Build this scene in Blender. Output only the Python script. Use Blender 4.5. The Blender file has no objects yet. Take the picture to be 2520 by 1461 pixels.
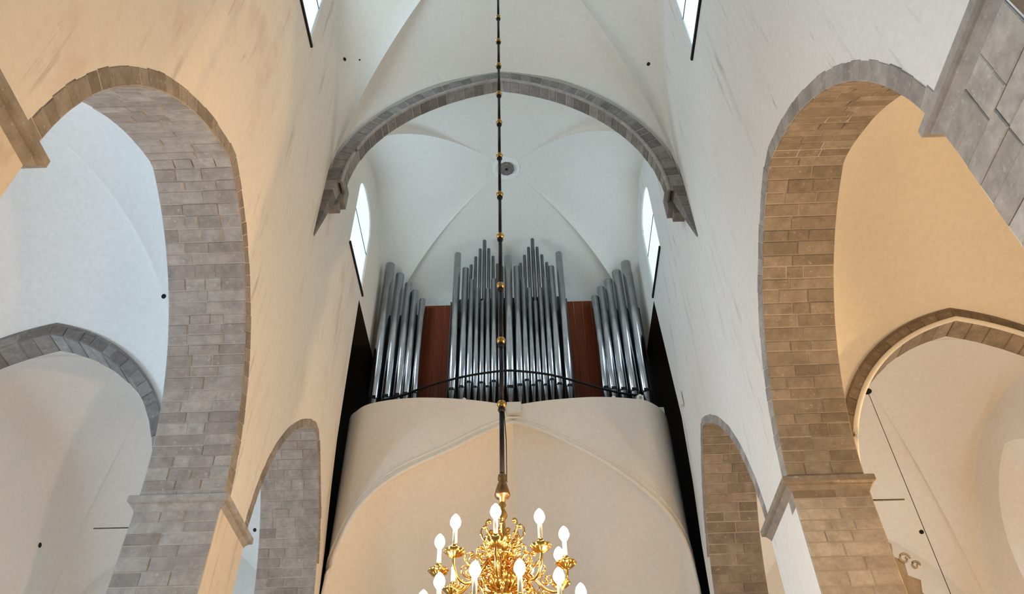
import bpy, bmesh, math, random
from mathutils import Vector, Matrix
from mathutils.geometry import tessellate_polygon

random.seed(7)
SC = bpy.context.scene
COL = SC.collection
PI = math.pi

# ------------------------------------------------------------------ camera
cam_d = bpy.data.cameras.new('camera')
cam = bpy.data.objects.new('camera', cam_d)
COL.objects.link(cam)
cam_d.sensor_fit = 'HORIZONTAL'
cam_d.sensor_width = 36.0
cam_d.lens = 36.0 * 1964.0 / 2520.0
cam_d.clip_end = 200
CR = ((0.999448, 0.031789, 0.009634), (0.029103, -0.698246, -0.715266), (-0.016011, 0.715152, -0.698785))
cam.matrix_world = Matrix.Translation((0, 0, 1.6)) @ Matrix(CR).to_4x4()
SC.camera = cam

# ------------------------------------------------------------------ world, exposure
W = bpy.data.worlds.new('world')
SC.world = W
W.use_nodes = True
bg = W.node_tree.nodes['Background']
bg.inputs[0].default_value = (0.61, 0.83, 1.0, 1)
bg.inputs[1].default_value = 0.42
SC.view_settings.view_transform = 'Standard'
SC.view_settings.look = 'None'
SC.view_settings.gamma = 1.0
SC.view_settings.use_curve_mapping = False
SC.view_settings.exposure = -0.22


def light(name, kind, loc, energy, color, size=1.0, rot=None, sizey=None, spot=None):
    d = bpy.data.lights.new(name, kind)
    d.energy = energy
    d.color = color
    if kind == 'AREA':
        d.size = size
        if sizey:
            d.shape = 'RECTANGLE'
            d.size_y = sizey
    else:
        d.shadow_soft_size = size
        if kind == 'SPOT' and spot:
            d.spot_size = spot
            d.spot_blend = 0.8
    o = bpy.data.objects.new(name, d)
    o.location = loc
    if rot is not None:
        o.rotation_euler = Vector(rot).to_track_quat('-Z', 'Y').to_euler()
    COL.objects.link(o)
    return o


DAY = (0.61, 0.83, 1.0)
WARM = (1.0, 0.51, 0.06)
FILL = (1.0, 0.62, 0.30)
CANDLE = (1.0, 0.75, 0.46)
BULB_W = 108.0          # each candle bulb


def daylight(x, y, z, sg, w, h, energy, col=DAY):
    """daylight entering by a window on the wall at x; sg = inward direction"""
    return light('window_daylight', 'AREA', (x + sg * 0.02, y, z), energy, col, w, (sg, 0, 0), h)


# clerestory
daylight(-5.05, 8.48, 22.0, 1, 3.2, 2.2, 210)
daylight(-5.05, 16.92, 21.2, 1, 3.0, 2.0, 200)
daylight(4.35, 8.49, 21.1, -1, 3.2, 2.2, 60)
daylight(4.35, 17.58, 21.4, -1, 3.0, 1.9, 110)
# left aisle
DAYL = (0.50, 0.745, 1.0)
daylight(-14.15, 0.0, 6.8, 1, 6.0, 2.0, 1850, DAYL)
daylight(-14.15, 8.4, 7.0, 1, 6.2, 2.0, 1850, DAYL)
daylight(-14.15, 17.2, 7.0, 1, 6.2, 2.0, 1300, DAYL)
# right aisle
daylight(13.05, 8.4, 7.0, -1, 6.2, 2.0, 20)
daylight(13.05, 17.75, 8.0, -1, 7.5, 2.4, 520)

# ------------------------------------------------------------------ materials
def nodes_of(name):
    m = bpy.data.materials.new(name)
    m.use_nodes = True
    nt = m.node_tree
    b = nt.nodes['Principled BSDF']
    return m, nt, b


def N(nt, t, **kw):
    n = nt.nodes.new(t)
    for k, v in kw.items():
        setattr(n, k, v)
    return n


def ramp(nt, fac, stops):
    r = N(nt, 'ShaderNodeValToRGB')
    els = r.color_ramp.elements
    while len(els) > 1:
        els.remove(els[-1])
    els[0].position = stops[0][0]
    els[0].color = (*stops[0][1], 1)
    for p, c in stops[1:]:
        e = els.new(p)
        e.color = (*c, 1)
    nt.links.new(fac, r.inputs[0])
    return r.outputs[0]


def noise(nt, scale, detail=4, rough=0.6, vec=None):
    n = N(nt, 'ShaderNodeTexNoise')
    n.inputs['Scale'].default_value = scale
    n.inputs['Detail'].default_value = detail
    n.inputs['Roughness'].default_value = rough
    if vec is not None:
        nt.links.new(vec, n.inputs['Vector'])
    return n.outputs['Fac']


def coords(nt, scale=(1, 1, 1)):
    g = N(nt, 'ShaderNodeNewGeometry')
    mp = N(nt, 'ShaderNodeMapping')
    mp.inputs['Scale'].default_value = scale
    nt.links.new(g.outputs['Position'], mp.inputs['Vector'])
    return mp.outputs['Vector']


def mix(nt, fac, a, b, blend='MIX'):
    m = N(nt, 'ShaderNodeMixRGB', blend_type=blend)
    for i, v in ((0, fac), (1, a), (2, b)):
        if isinstance(v, (int, float)):
            m.inputs[i].default_value = v
        elif isinstance(v, tuple):
            m.inputs[i].default_value = (*v, 1)
        else:
            nt.links.new(v, m.inputs[i])
    return m.outputs[0]


def bump(nt, b, h, strength=0.2, dist=0.02):
    bp = N(nt, 'ShaderNodeBump')
    bp.inputs['Strength'].default_value = strength
    bp.inputs['Distance'].default_value = dist
    nt.links.new(h, bp.inputs['Height'])
    nt.links.new(bp.outputs[0], b.inputs['Normal'])


def m_plaster(name, col, col2, streak=0.0, blotch=(0.6, 0.42, 0.34), bl=0.0, crack=0.0):
    m, nt, b = nodes_of(name)
    v = coords(nt)
    base = mix(nt, noise(nt, 0.35, 3, 0.5, v), col, col2)
    fine = noise(nt, 9.0, 4, 0.7, v)
    f = ramp(nt, fine, [(0.35, (0.93, 0.93, 0.93)), (0.65, (1, 1, 1))])
    base = mix(nt, 1.0, base, f, 'MULTIPLY')
    if streak:
        vs = coords(nt, (2.2, 2.2, 0.16))
        s = noise(nt, 1.7, 6, 0.72, vs)
        sr = ramp(nt, s, [(0.0, (0, 0, 0)), (0.56, (0, 0, 0)), (0.74, (1, 1, 1))])
        patch = ramp(nt, noise(nt, 0.45, 2, 0.5, v), [(0.38, (0, 0, 0)), (0.62, (1, 1, 1))])
        k = mix(nt, 1.0, sr, patch, 'MULTIPLY')
        k = mix(nt, 1.0, k, (streak,) * 3, 'MULTIPLY')
        base = mix(nt, k, base, (0.36, 0.31, 0.27))
    if streak:
        vs = coords(nt, (7.0, 3.2, 0.5))
        s = noise(nt, 1.5, 5, 0.62, vs)
        sr = ramp(nt, s, [(0.66, (0, 0, 0)), (0.74, (1, 1, 1))])
        patch = ramp(nt, noise(nt, 0.6, 2, 0.5, v), [(0.5, (0, 0, 0)), (0.64, (streak,) * 3)])
        base = mix(nt, mix(nt, 1.0, sr, patch, 'MULTIPLY'), base, (0.24, 0.21, 0.19))
    if bl:
        p = ramp(nt, noise(nt, 0.9, 5, 0.65, coords(nt, (1, 1, 0.45))), [(0.55, (0, 0, 0)), (0.72, (bl,) * 3)])
        base = mix(nt, p, base, blotch)
    if crack:
        vo = N(nt, 'ShaderNodeTexVoronoi', feature='DISTANCE_TO_EDGE')
        vo.inputs['Scale'].default_value = 0.55
        nt.links.new(coords(nt, (1, 1, 0.4)), vo.inputs['Vector'])
        c = ramp(nt, vo.outputs['Distance'], [(0.0, (crack,) * 3), (0.008, (0, 0, 0))])
        g = ramp(nt, noise(nt, 1.1, 3, 0.5, v), [(0.52, (0, 0, 0)), (0.6, (1, 1, 1))])
        base = mix(nt, mix(nt, 1.0, c, g, 'MULTIPLY'), base, (0.25, 0.2, 0.17))
    nt.links.new(base, b.inputs['Base Color'])
    b.inputs['Roughness'].default_value = 0.9
    b.inputs['Specular IOR Level'].default_value = 0.15
    bump(nt, b, noise(nt, 3.0, 6, 0.65, v), 0.25, 0.03)
    return m


def m_stone(name, c1, c2, c3, stain=0.5):
    m, nt, b = nodes_of(name)
    v = coords(nt)
    oi = N(nt, 'ShaderNodeObjectInfo')
    base = ramp(nt, oi.outputs['Random'], [(0.0, c1), (0.45, c2), (0.8, c3), (1.0, c2)])
    n1 = noise(nt, 5.0, 6, 0.7, v)
    sh = ramp(nt, n1, [(0.28, (0.70, 0.69, 0.68)), (0.72, (1.18, 1.16, 1.14))])
    base = mix(nt, 1.0, base, sh, 'MULTIPLY')
    n2 = ramp(nt, noise(nt, 1.6, 5, 0.7, v), [(0.5, (0, 0, 0)), (0.7, (stain,) * 3)])
    base = mix(nt, n2, base, tuple(c * 0.62 for c in c1))
    n3 = ramp(nt, noise(nt, 14.0, 3, 0.6, v), [(0.62, (0, 0, 0)), (0.75, (0.35,) * 3)])
    base = mix(nt, n3, base, (0.72, 0.7, 0.67))
    nt.links.new(base, b.inputs['Base Color'])
    b.inputs['Roughness'].default_value = 0.88
    b.inputs['Specular IOR Level'].default_value = 0.2
    bump(nt, b, n1, 0.35, 0.03)
    return m


def m_plain(name, col, rough=0.6, metal=0.0, var=0.15, scale=6.0):
    m, nt, b = nodes_of(name)
    f = ramp(nt, noise(nt, scale, 4, 0.6, coords(nt)), [(0.3, (1 - var,) * 3), (0.7, (1, 1, 1))])
    nt.links.new(mix(nt, 1.0, col, f, 'MULTIPLY'), b.inputs['Base Color'])
    b.inputs['Roughness'].default_value = rough
    b.inputs['Metallic'].default_value = metal
    return m


def m_emit(name, col, strength):
    m, nt, b = nodes_of(name)
    b.inputs['Base Color'].default_value = (*col, 1)
    b.inputs['Emission Color'].default_value = (*col, 1)
    b.inputs['Emission Strength'].default_value = strength
    return m


M = {}
M['wall_l'] = m_plaster('plaster_left', (0.79, 0.72, 0.62), (0.73, 0.66, 0.57), streak=0.95, blotch=(0.62, 0.46, 0.38), bl=0.6, crack=0.0)
M['wall_r'] = m_plaster('plaster_right', (0.79, 0.775, 0.75), (0.74, 0.725, 0.70), streak=0.85, bl=0.15, crack=0.0)
M['vault'] = m_plaster('plaster_vault', (0.76, 0.73, 0.675), (0.72, 0.69, 0.635), streak=0.12)
M['aisle'] = m_plaster('plaster_aisle', (0.82, 0.80, 0.77), (0.79, 0.765, 0.73))
M['gallery'] = m_plaster('plaster_gallery', (0.83, 0.775, 0.70), (0.80, 0.745, 0.67))
M['stone'] = m_stone('limestone_grey', (0.29, 0.262, 0.245), (0.35, 0.322, 0.305), (0.40, 0.377, 0.355))
M['stone_b'] = m_stone('limestone_brown', (0.225, 0.19, 0.155), (0.285, 0.245, 0.205), (0.335, 0.29, 0.25))
M['stone_d'] = m_stone('limestone_dark', (0.17, 0.155, 0.145), (0.23, 0.21, 0.20), (0.30, 0.28, 0.265))
M['stone_p'] = m_stone('limestone_pale', (0.37, 0.335, 0.305), (0.45, 0.415, 0.385), (0.51, 0.48, 0.45), 0.6)  # paler limestone for the right pier stones
M['stone_bd'] = m_stone('limestone_umber', (0.17, 0.14, 0.11), (0.22, 0.18, 0.145), (0.27, 0.225, 0.185))
M['weathered'] = m_plaster('weathered_render', (0.76, 0.66, 0.55), (0.62, 0.53, 0.43), streak=1.0, blotch=(0.42, 0.31, 0.22), bl=0.95)
M['mortar'] = m_plaster('mortar', (0.36, 0.32, 0.28), (0.50, 0.45, 0.40))
M['floor'] = m_plaster('floor_limestone', (0.42, 0.38, 0.34), (0.36, 0.33, 0.30))
M['pipe'] = m_plain('tin_pipe', (0.60, 0.61, 0.64), 0.19, 1.0, 0.25, 3.0)
M['pipe_dull'] = m_plain('lead_pipe', (0.26, 0.26, 0.27), 0.36, 1.0, 0.3, 3.0)
M['black'] = m_plain('black_iron', (0.012, 0.011, 0.011), 0.5, 0.0)
M['iron'] = m_plain('dark_iron', (0.05, 0.042, 0.036), 0.45, 0.6)
M['brass'] = m_plain('brass', (0.66, 0.40, 0.11), 0.2, 1.0, 0.3, 20.0)
M['shade_wood'] = m_plain('shaded_wood', (0.03, 0.02, 0.016), 0.6)  # near-black tone standing in for shade beside and inside the organ
M['candle'] = m_plain('candle_white', (0.9, 0.86, 0.78), 0.5)
M['white'] = m_plain('white_plastic', (0.8, 0.8, 0.78), 0.4)
M['bulb'] = m_emit('bulb_glow', (1.0, 0.80, 0.48), 28.0)
M['pane'] = m_emit('daylit_pane', (0.64, 0.82, 0.92), 1.15)
M['pane_al'] = m_emit('daylit_pane_aisle', (0.62, 0.81, 0.95), 1.5)
M['pane_ar'] = m_emit('daylit_pane_aisle_dim', (0.70, 0.80, 0.92), 1.1)
M['lamp_glow'] = m_emit('lamp_glow', (1.0, 0.66, 0.32), 30.0)


def m_wood():
    m, nt, b = nodes_of('mahogany_panel')
    w = noise(nt, 2.0, 6, 0.7, coords(nt, (9, 9, 0.5)))
    nt.links.new(ramp(nt, w, [(0.3, (0.10, 0.022, 0.008)), (0.7, (0.155, 0.036, 0.013))]), b.inputs['Base Color'])
    b.inputs['Roughness'].default_value = 0.75
    b.inputs['Specular IOR Level'].default_value = 0.1
    return m


M['black'].node_tree.nodes['Principled BSDF'].inputs['Specular IOR Level'].default_value = 0.15
M['wood'] = m_wood()


# ------------------------------------------------------------------ mesh helpers
def link(name, verts, faces, mat, parent=None, smooth=False):
    me = bpy.data.meshes.new(name)
    me.from_pydata([tuple(v) for v in verts], [], faces)
    me.materials.append(M[mat] if isinstance(mat, str) else mat)
    if smooth:
        me.polygons.foreach_set('use_smooth', [True] * len(me.polygons))
    me.update()
    o = bpy.data.objects.new(name, me)
    COL.objects.link(o)
    if parent:
        o.parent = parent
    return o


class MB:
    def __init__(self):
        self.v = []
        self.f = []

    def add(self, vs, fs):
        n = len(self.v)
        self.v += [tuple(p) for p in vs]
        self.f += [tuple(i + n for i in f) for f in fs]

    def quad(self, a, b, c, d):
        self.add([a, b, c, d], [(0, 1, 2, 3)])

    def box(self, x0, x1, y0, y1, z0, z1):
        vs = [(x, y, z) for z in (z0, z1) for y in (y0, y1) for x in (x0, x1)]
        self.add(vs, [(0, 2, 3, 1), (4, 5, 7, 6), (0, 1, 5, 4), (2, 6, 7, 3), (0, 4, 6, 2), (1, 3, 7, 5)])

    def grid(self, rows, flip=False):
        n = len(self.v)
        m = len(rows[0])
        for r in rows:
            self.v += [tuple(p) for p in r]
        for i in range(len(rows) - 1):
            for j in range(m - 1):
                q = (n + i * m + j, n + i * m + j + 1, n + (i + 1) * m + j + 1, n + (i + 1) * m + j)
                self.f.append(q[::-1] if flip else q)

    def tube(self, pts, r, k=8, cap=True):
        pts = [Vector(p) for p in pts]
        rr = r if isinstance(r, (list, tuple)) else [r] * len(pts)
        n = len(self.v)
        up = Vector((0, 0, 1))
        for i, p in enumerate(pts):
            t = (pts[min(i + 1, len(pts) - 1)] - pts[max(i - 1, 0)]).normalized()
            a = up if abs(t.z) < 0.95 else Vector((1, 0, 0))
            s = t.cross(a).normalized()
            u = s.cross(t)
            for j in range(k):
                an = 2 * PI * j / k
                self.v.append(tuple(p + (s * math.cos(an) + u * math.sin(an)) * rr[i]))
        for i in range(len(pts) - 1):
            for j in range(k):
                self.f.append((n + i * k + j, n + i * k + (j + 1) % k, n + (i + 1) * k + (j + 1) % k, n + (i + 1) * k + j))
        if cap:
            self.f.append(tuple(n + j for j in range(k))[::-1])
            self.f.append(tuple(n + (len(pts) - 1) * k + j for j in range(k)))

    def lathe(self, prof, c=(0, 0, 0), k=16):
        n = len(self.v)
        for r, z in prof:
            for j in range(k):
                an = 2 * PI * j / k
                self.v.append((c[0] + r * math.cos(an), c[1] + r * math.sin(an), c[2] + z))
        for i in range(len(prof) - 1):
            for j in range(k):
                self.f.append((n + i * k + j, n + i * k + (j + 1) % k, n + (i + 1) * k + (j + 1) % k, n + (i + 1) * k + j))
        if prof[0][0] > 1e-4:
            self.f.append(tuple(n + j for j in range(k))[::-1])
        if prof[-1][0] > 1e-4:
            self.f.append(tuple(n + (len(prof) - 1) * k + j for j in range(k)))

    def ball(self, c, r, k=12):
        h = k // 2
        self.lathe([(max(1e-5, r * math.sin(PI * i / h)), -r * math.cos(PI * i / h)) for i in range(h + 1)], c, k)

    def build(self, name, mat, parent=None, smooth=False):
        return link(name, self.v, self.f, mat, parent, smooth)


def struct(o):
    o['kind'] = 'structure'
    return o


def tag(o, label, cat, group=None):
    o['label'] = label
    o['category'] = cat
    if group:
        o['group'] = group
    return o


def empty(name, loc, label, cat, group=None):
    o = bpy.data.objects.new(name, None)
    o.location = loc
    o.empty_display_size = 0.2
    COL.objects.link(o)
    return tag(o, label, cat, group)


def setparent(o, p):
    o.parent = p
    o.matrix_parent_inverse = p.matrix_basis.inverted()


def stone(name, q, nrm, mat, parent, gap=0.007, proud=None, ch=0.012, depth=0.05):
    """one dressed block: quad q (4 points), outward normal; chamfered and a little uneven"""
    q = [Vector(p) for p in q]
    c = sum(q, Vector()) / 4
    nrm = Vector(nrm).normalized()
    if (q[1] - q[0]).cross(q[3] - q[0]).dot(nrm) < 0:
        q = [q[0], q[3], q[2], q[1]]
    if proud is None:
        proud = random.uniform(0.004, 0.02)

    def ins(d):
        out = []
        for i in range(4):
            a = (q[(i + 1) % 4] - q[i]).normalized()
            b = (q[(i - 1) % 4] - q[i]).normalized()
            out.append(q[i] + (a + b) * d)
        return out
    g = gap * random.uniform(0.5, 1.5)
    base = [p - nrm * depth for p in ins(g)]
    mid = [p + nrm * (proud - ch * 0.8) for p in ins(g)]
    tilt = [random.uniform(-0.004, 0.004) for _ in range(4)]
    top = [p + nrm * (proud + tilt[i]) for i, p in enumerate(ins(g + ch))]
    fs = [(8, 9, 10, 11)]
    for i in range(4):
        j = (i + 1) % 4
        fs += [(i, j, 4 + j, 4 + i), (4 + i, 4 + j, 8 + j, 8 + i)]
    return link(name, base + mid + top, fs, mat, parent)


def split(a, b, lo, hi):
    """random cut points between a and b"""
    L = abs(b - a)
    n = max(1, round(L / random.uniform(lo, hi)))
    cuts = [0.0]
    for i in range(n):
        cuts.append(cuts[-1] + random.uniform(0.65, 1.35))
    return [a + (b - a) * c / cuts[-1] for c in cuts]


class Path2:
    """polyline in a plane with arc length"""
    def __init__(self, pts):
        self.p = [Vector((a, b)) for a, b in pts]
        self.s = [0.0]
        for i in range(1, len(self.p)):
            self.s.append(self.s[-1] + (self.p[i] - self.p[i - 1]).length)
        self.L = self.s[-1]

    def at(self, s):
        s = min(max(s, 0), self.L)
        for i in range(1, len(self.p)):
            if s <= self.s[i] + 1e-9:
                d = self.s[i] - self.s[i - 1]
                t = (s - self.s[i - 1]) / d if d > 0 else 0
                return self.p[i - 1].lerp(self.p[i], t)
        return self.p[-1].copy()

    def nrm(self, s, e=0.02):
        t = (self.at(s + e) - self.at(s - e)).normalized()
        return Vector((-t.y, t.x))


def pointed(a0, a1, za, zs0, zs1, c0=None, c1=None, n=24, ya=None):
    """pointed arch from (a0,zs0) to (a1,zs1), apex (ya,za); arcs tangent to the upright at the springing"""
    if ya is None:
        ya = (a0 + a1) / 2

    def arc(a, zs):
        h = za - zs
        w = abs(ya - a)
        r = (w * w + h * h) / (2 * w)
        sg = 1 if ya > a else -1
        c = a + sg * r
        th = math.atan2(h, r - w) if r > w else PI - math.atan2(h, w - r)
        return [(c - sg * r * math.cos(th * i / n), zs + r * math.sin(th * i / n)) for i in range(n + 1)]
    A = arc(a0, zs0)
    B = arc(a1, zs1)
    return A + B[::-1][1:]


# ------------------------------------------------------------------ building dimensions
XL, XR = -5.05, 4.35            # nave faces of the arcades
XLA, XRA = -6.48, 5.62          # aisle faces of the arcades
XLO, XRO = -13.5, 12.4          # outer walls
YB, YW = -7.0, 21.5             # open end towards the choir, west wall
IMP = 8.55                      # impost height
IM_T = 0.0

ARCH = {
    'L0': pointed(-3.4, 3.15, 13.2, 8.55, 8.55),
    'L1': pointed(4.76, 11.72, 13.35, 8.5, 8.5, ya=8.35),
    'L2': pointed(13.08, 18.35, 12.95, 8.3, 8.3, ya=16.05),
    'R0': pointed(-3.2, 3.3, 12.6, 8.3, 8.3),
    'R1': pointed(4.75, 11.72, 12.72, 8.05, 8.2, ya=8.3),
    'R2': pointed(13.35, 18.6, 12.85, 8.3, 8.3, ya=16.2),
}


def prof_p(u, h=1.2):
    r = (1 + h * h) / 2
    return math.sqrt(max(0.0, r * r - (abs(u) + r - 1) ** 2)) / h


def vault_bay(name, x0, x1, y0, y1, boss, zc, za, mat, n=26, m=36, h=1.25, soft=False):
    """domed groin vault; zc = corner heights (x0y0, x1y0, x1y1, x0y1), za = crown of the wall arch on (y0, x1, y1, x0)"""
    B = Vector(boss)
    cs = [Vector((x0, y0, zc[0])), Vector((x1, y0, zc[1])), Vector((x1, y1, zc[2])), Vector((x0, y1, zc[3]))]
    mb = MB()
    for e in range(4):
        A, C = cs[e], cs[(e + 1) % 4]
        rows = []
        for i in range(n + 1):
            s = math.sin(0.5 * PI * i / n)      # finer rows towards the wall
            row = []
            for j in range(m + 1):
                u = -1 + 2 * j / m
                u = math.copysign(1 - (1 - abs(u)) ** 1.5, u)
                w = (A + C) / 2 + (C - A) / 2 * u
                px = B.x + s * (w.x - B.x)
                py = B.y + s * (w.y - B.y)
                zcn = A.z if u < 0 else C.z
                zcn = (A.z * (1 - u) + C.z * (1 + u)) / 2 if False else zcn
                g = zcn + (B.z - zcn) * math.sqrt(max(0, 1 - s * s))
                rg = B.z + (za[e] - B.z) * s * s
                pp = 1 - abs(u) ** 3 if (soft and e in (1, 3)) else prof_p(u, h)
                row.append((px, py, g + (rg - g) * pp))
            rows.append(row)
        mb.grid(rows)
    o = mb.build(name, mat, None, True)
    bm = bmesh.new()
    bm.from_mesh(o.data)
    bmesh.ops.remove_doubles(bm, verts=bm.verts, dist=0.003)
    bm.normal_update()
    for e in bm.edges:
        if not soft and len(e.link_faces) == 2 and e.calc_face_angle(0) > math.radians(24):
            e.smooth = False
    bm.to_mesh(o.data)
    bm.free()
    return struct(o)


# ------------------------------------------------------------------ floor and outer shell
mb = MB()
mb.quad((XLO, YB, 0), (XRO, YB, 0), (XRO, YW, 0), (XLO, YW, 0))
struct(mb.build('floor', 'floor'))


def poly_face(mb, loops, x, flip=False):
    vs = [[Vector((0, a, b)) for a, b in lp] for lp in loops]
    tri = tessellate_polygon(vs)
    flat = [(x, p.y, p.z) for lp in vs for p in lp]
    mb.add(flat, [t[::-1] if flip else t for t in tri])


def comb(arches, ztop, y0, y1):
    out = [(y0, 0), (y0, ztop), (y1, ztop), (y1, 0)]
    for a in arches[::-1]:
        out += [(a[-1][0], 0)] + [(p, q) for p, q in a[::-1]] + [(a[0][0], 0)]
    return out


def lancet(y0, y1, sill, spring, apex, n=8):
    return [(y0, sill)] + pointed(y0, y1, apex, spring, spring, n=n) + [(y1, sill)]


CLER = {   # clerestory windows: y0, y1, sill, spring, apex
    'L1': (7.25, 9.70, 20.25, 22.9, 24.0),
    'L2': (15.84, 18.00, 19.62, 22.2, 23.1),
    'R1': (7.20, 9.78, 19.12, 22.1, 23.2),
    'R2': (16.55, 18.60, 19.72, 22.4, 23.3),
}
SHADE_SLOT = {  # invented wall openings, shaped like the shaded strips beside the gallery
    'L': [(17.86, 19.15), (17.90, 16.0), (17.95, 14.0), (18.14, 12.6), (18.48, 11.0), (18.66, 9.4), (21.4, 9.4), (21.4, 19.15)],
    'R': [(18.75, 19.55), (18.45, 17.0), (18.15, 14.5), (18.35, 12.6), (18.72, 11.0), (18.9, 9.4), (21.4, 9.4), (21.4, 19.55)],
}


def arcade_wall(side):
    x, xa, sg = (XL, XLA, 1) if side == 'L' else (XR, XRA, -1)
    mat = 'wall_l' if side == 'L' else 'wall_r'
    arches = [ARCH[side + str(i)] for i in range(3)]
    loops = [comb(arches, 26.0, YB, YW)]
    for k in '12':
        loops.append(lancet(*CLER[side + k]))
    loops.append(SHADE_SLOT[side])
    mb = MB()
    poly_face(mb, loops, x, side == 'R')
    poly_face(mb, [comb(arches, 16.5, YB, YW)], xa, side == 'L')
    mb.box(min(x - sg * 0.02, xa), max(x - sg * 0.02, xa), YB - 0.02, YB, 9, 16)
    # window reveals
    for k in '12':
        lp = lancet(*CLER[side + k])
        xb = x - sg * 0.16
        for i in range(len(lp)):
            a, b = lp[i], lp[(i + 1) % len(lp)]
            mb.quad((x, *a), (x, *b), (xb, *b), (xb, *a))
    wall = struct(mb.build('wall_left' if side == 'L' else 'wall_right', mat))
    # bed of mortar behind the dressed stones of the arches and piers
    for i, a in enumerate(arches):
        pts = [(a[0][0], 0)] + list(a) + [(a[-1][0], 0)]
        m2 = MB()
        m2.grid([[(x, p, q) for p, q in pts], [(xa, p, q) for p, q in pts]], side == 'L')
        m2.build('arch_soffit', 'mortar', wall)
    return wall


wall_l = arcade_wall('L')
wall_r = arcade_wall('R')

# made-up dark recess standing in for shade on the walls beside the organ
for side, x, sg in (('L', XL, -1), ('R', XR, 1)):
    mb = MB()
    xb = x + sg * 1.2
    lp = SHADE_SLOT[side]
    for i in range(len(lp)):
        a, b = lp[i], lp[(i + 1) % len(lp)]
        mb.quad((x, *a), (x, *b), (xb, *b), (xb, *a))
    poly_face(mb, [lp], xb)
    mb.build('shade_recess', 'shade_wood', wall_l if side == 'L' else wall_r)

# west wall
mb = MB()
mb.box(XLO, XRO, YW, YW + 0.4, 0, 26)
struct(mb.build('wall_west', 'vault'))

# outer walls with their windows
OUTW = {   # y0,y1,sill,spring,apex
    'L': [(-1.5, 1.5, 3.5, 8.5, 10.6), (6.9, 9.9, 3.5, 8.8, 11.0), (15.7, 18.7, 3.5, 8.8, 11.0)],
    'R': [(-1.5, 1.5, 3.5, 8.5, 10.6), (6.9, 9.9, 3.5, 8.8, 11.0), (15.9, 19.6, 3.5, 10.6, 13.1)],
}
wn = 0


def window(n, x, lp, recess, sg, pane, bars, sill=None, fw=0.05):
    xb = x - sg * recess
    mb = MB()
    poly_face(mb, [lp], xb, sg < 0)
    w = mb.build('pane', pane)
    fr = MB()
    ring = [(xb + sg * 0.03, *p) for p in lp] + [(xb + sg * 0.03, *lp[0])]
    fr.tube(ring, fw * 0.5, 6)
    wnd = struct(fr.build('window_%d' % n, 'white'))
    w.parent = wnd
    y0, y1 = lp[0][0], lp[-1][0]
    for z in bars:
        b = MB()
        b.tube([(xb + sg * 0.02, y0, z), (xb + sg * 0.02, y1, z)], 0.012, 6)
        b.build('glazing_bar', 'iron', wnd)
    if sill:
        b = MB()
        b.box(min(x - sg * 0.12, x + sg * 0.05), max(x - sg * 0.12, x + sg * 0.05), y0 - 0.04, y1 + 0.12, lp[0][1] - 0.09, lp[0][1])
        b.build('window_sill', 'black', wnd)  # black colour stands in for shade under the projecting sill
    return wnd


for side, x, sg in (('L', XLO, 1), ('R', XRO, -1)):
    mb = MB()
    loops = [[(YB, 0), (YB, 17), (YW, 17), (YW, 0)]] + [lancet(*o, n=10) for o in OUTW[side]]
    poly_face(mb, loops, x, side == 'R')
    for o in OUTW[side]:
        lp = lancet(*o, n=10)
        for i in range(len(lp)):
            a, b = lp[i], lp[(i + 1) % len(lp)]
            cy = (o[0] + o[1]) / 2
            k = 0.72
            ob = (cy + (b[0] - cy) * k, o[2] + 0.4 + (b[1] - o[2]) * 0.86)
            oa = (cy + (a[0] - cy) * k, o[2] + 0.4 + (a[1] - o[2]) * 0.86)
            mb.quad((x, *a), (x, *b), (x - sg * 0.7, *ob), (x - sg * 0.7, *oa))
    struct(mb.build('wall_outer_left' if side == 'L' else 'wall_outer_right', 'aisle'))
    for o in OUTW[side]:
        cy = (o[0] + o[1]) / 2
        lp = [(cy + (p - cy) * 0.72, o[2] + 0.4 + (q - o[2]) * 0.86) for p, q in lancet(*o, n=10)]
        wn += 1
        window(wn, x, lp, 0.69, sg, 'pane_al' if side == 'L' else 'pane_ar', (5.5, 7.0, 8.5))
for k in ('L1', 'L2', 'R1', 'R2'):
    c = CLER[k]
    wn += 1
    sg = 1 if k[0] == 'L' else -1
    window(wn, XL if sg > 0 else XR, lancet(*c), 0.07, sg, 'pane', (c[2] + 1.75,), True)

# ------------------------------------------------------------------ vaults
XC = -0.33
ZCL, ZCR = 18.7, 17.9
vault_bay('ceiling_nave', XL, XR, 4.0, 13.0, (XC, 8.45, 25.3), (ZCL, ZCR, ZCR, ZCL), (24.0, 24.3, 24.0, 24.9), 'vault')
vault_bay('ceiling_organ_bay', XL, XR, 13.3, YW, (XC, 17.3, 25.0), (ZCL, ZCR, 18.9, 19.6), (23.75, 24.2, 23.6, 24.6), 'vault')
vault_bay('ceiling_choir_bay', XL, XR, YB, 4.0, (XC, -1.5, 25.3), (ZCL, ZCR, ZCR, ZCL), (24.0, 24.3, 24.0, 24.9), 'vault', 14, 20)
AL = (XLO + XLA) / 2
AR = (XRO + XRA) / 2
vault_bay('ceiling_aisle_left', XLO, XLA, 4.0, 12.45, (AL, 8.3, 15.6), (8.7,) * 4, (13.35, 14.5, 13.35, 14.2), 'aisle', soft=True)
vault_bay('ceiling_aisle_left', XLO, XLA, 12.9, YW, (AL, 17.1, 15.6), (8.7,) * 4, (13.2, 14.0, 13.35, 14.2), 'aisle', soft=True)
vault_bay('ceiling_aisle_left', XLO, XLA, YB, 4.0, (AL, -1.5, 15.6), (8.7,) * 4, (13.35, 14.5, 13.35, 14.2), 'aisle', 12, 16)
vault_bay('ceiling_aisle_right', XRA, XRO, 4.0, 12.45, (AR, 8.3, 15.2), (8.6,) * 4, (12.95, 14.0, 12.95, 14.0), 'aisle', soft=True)
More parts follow.
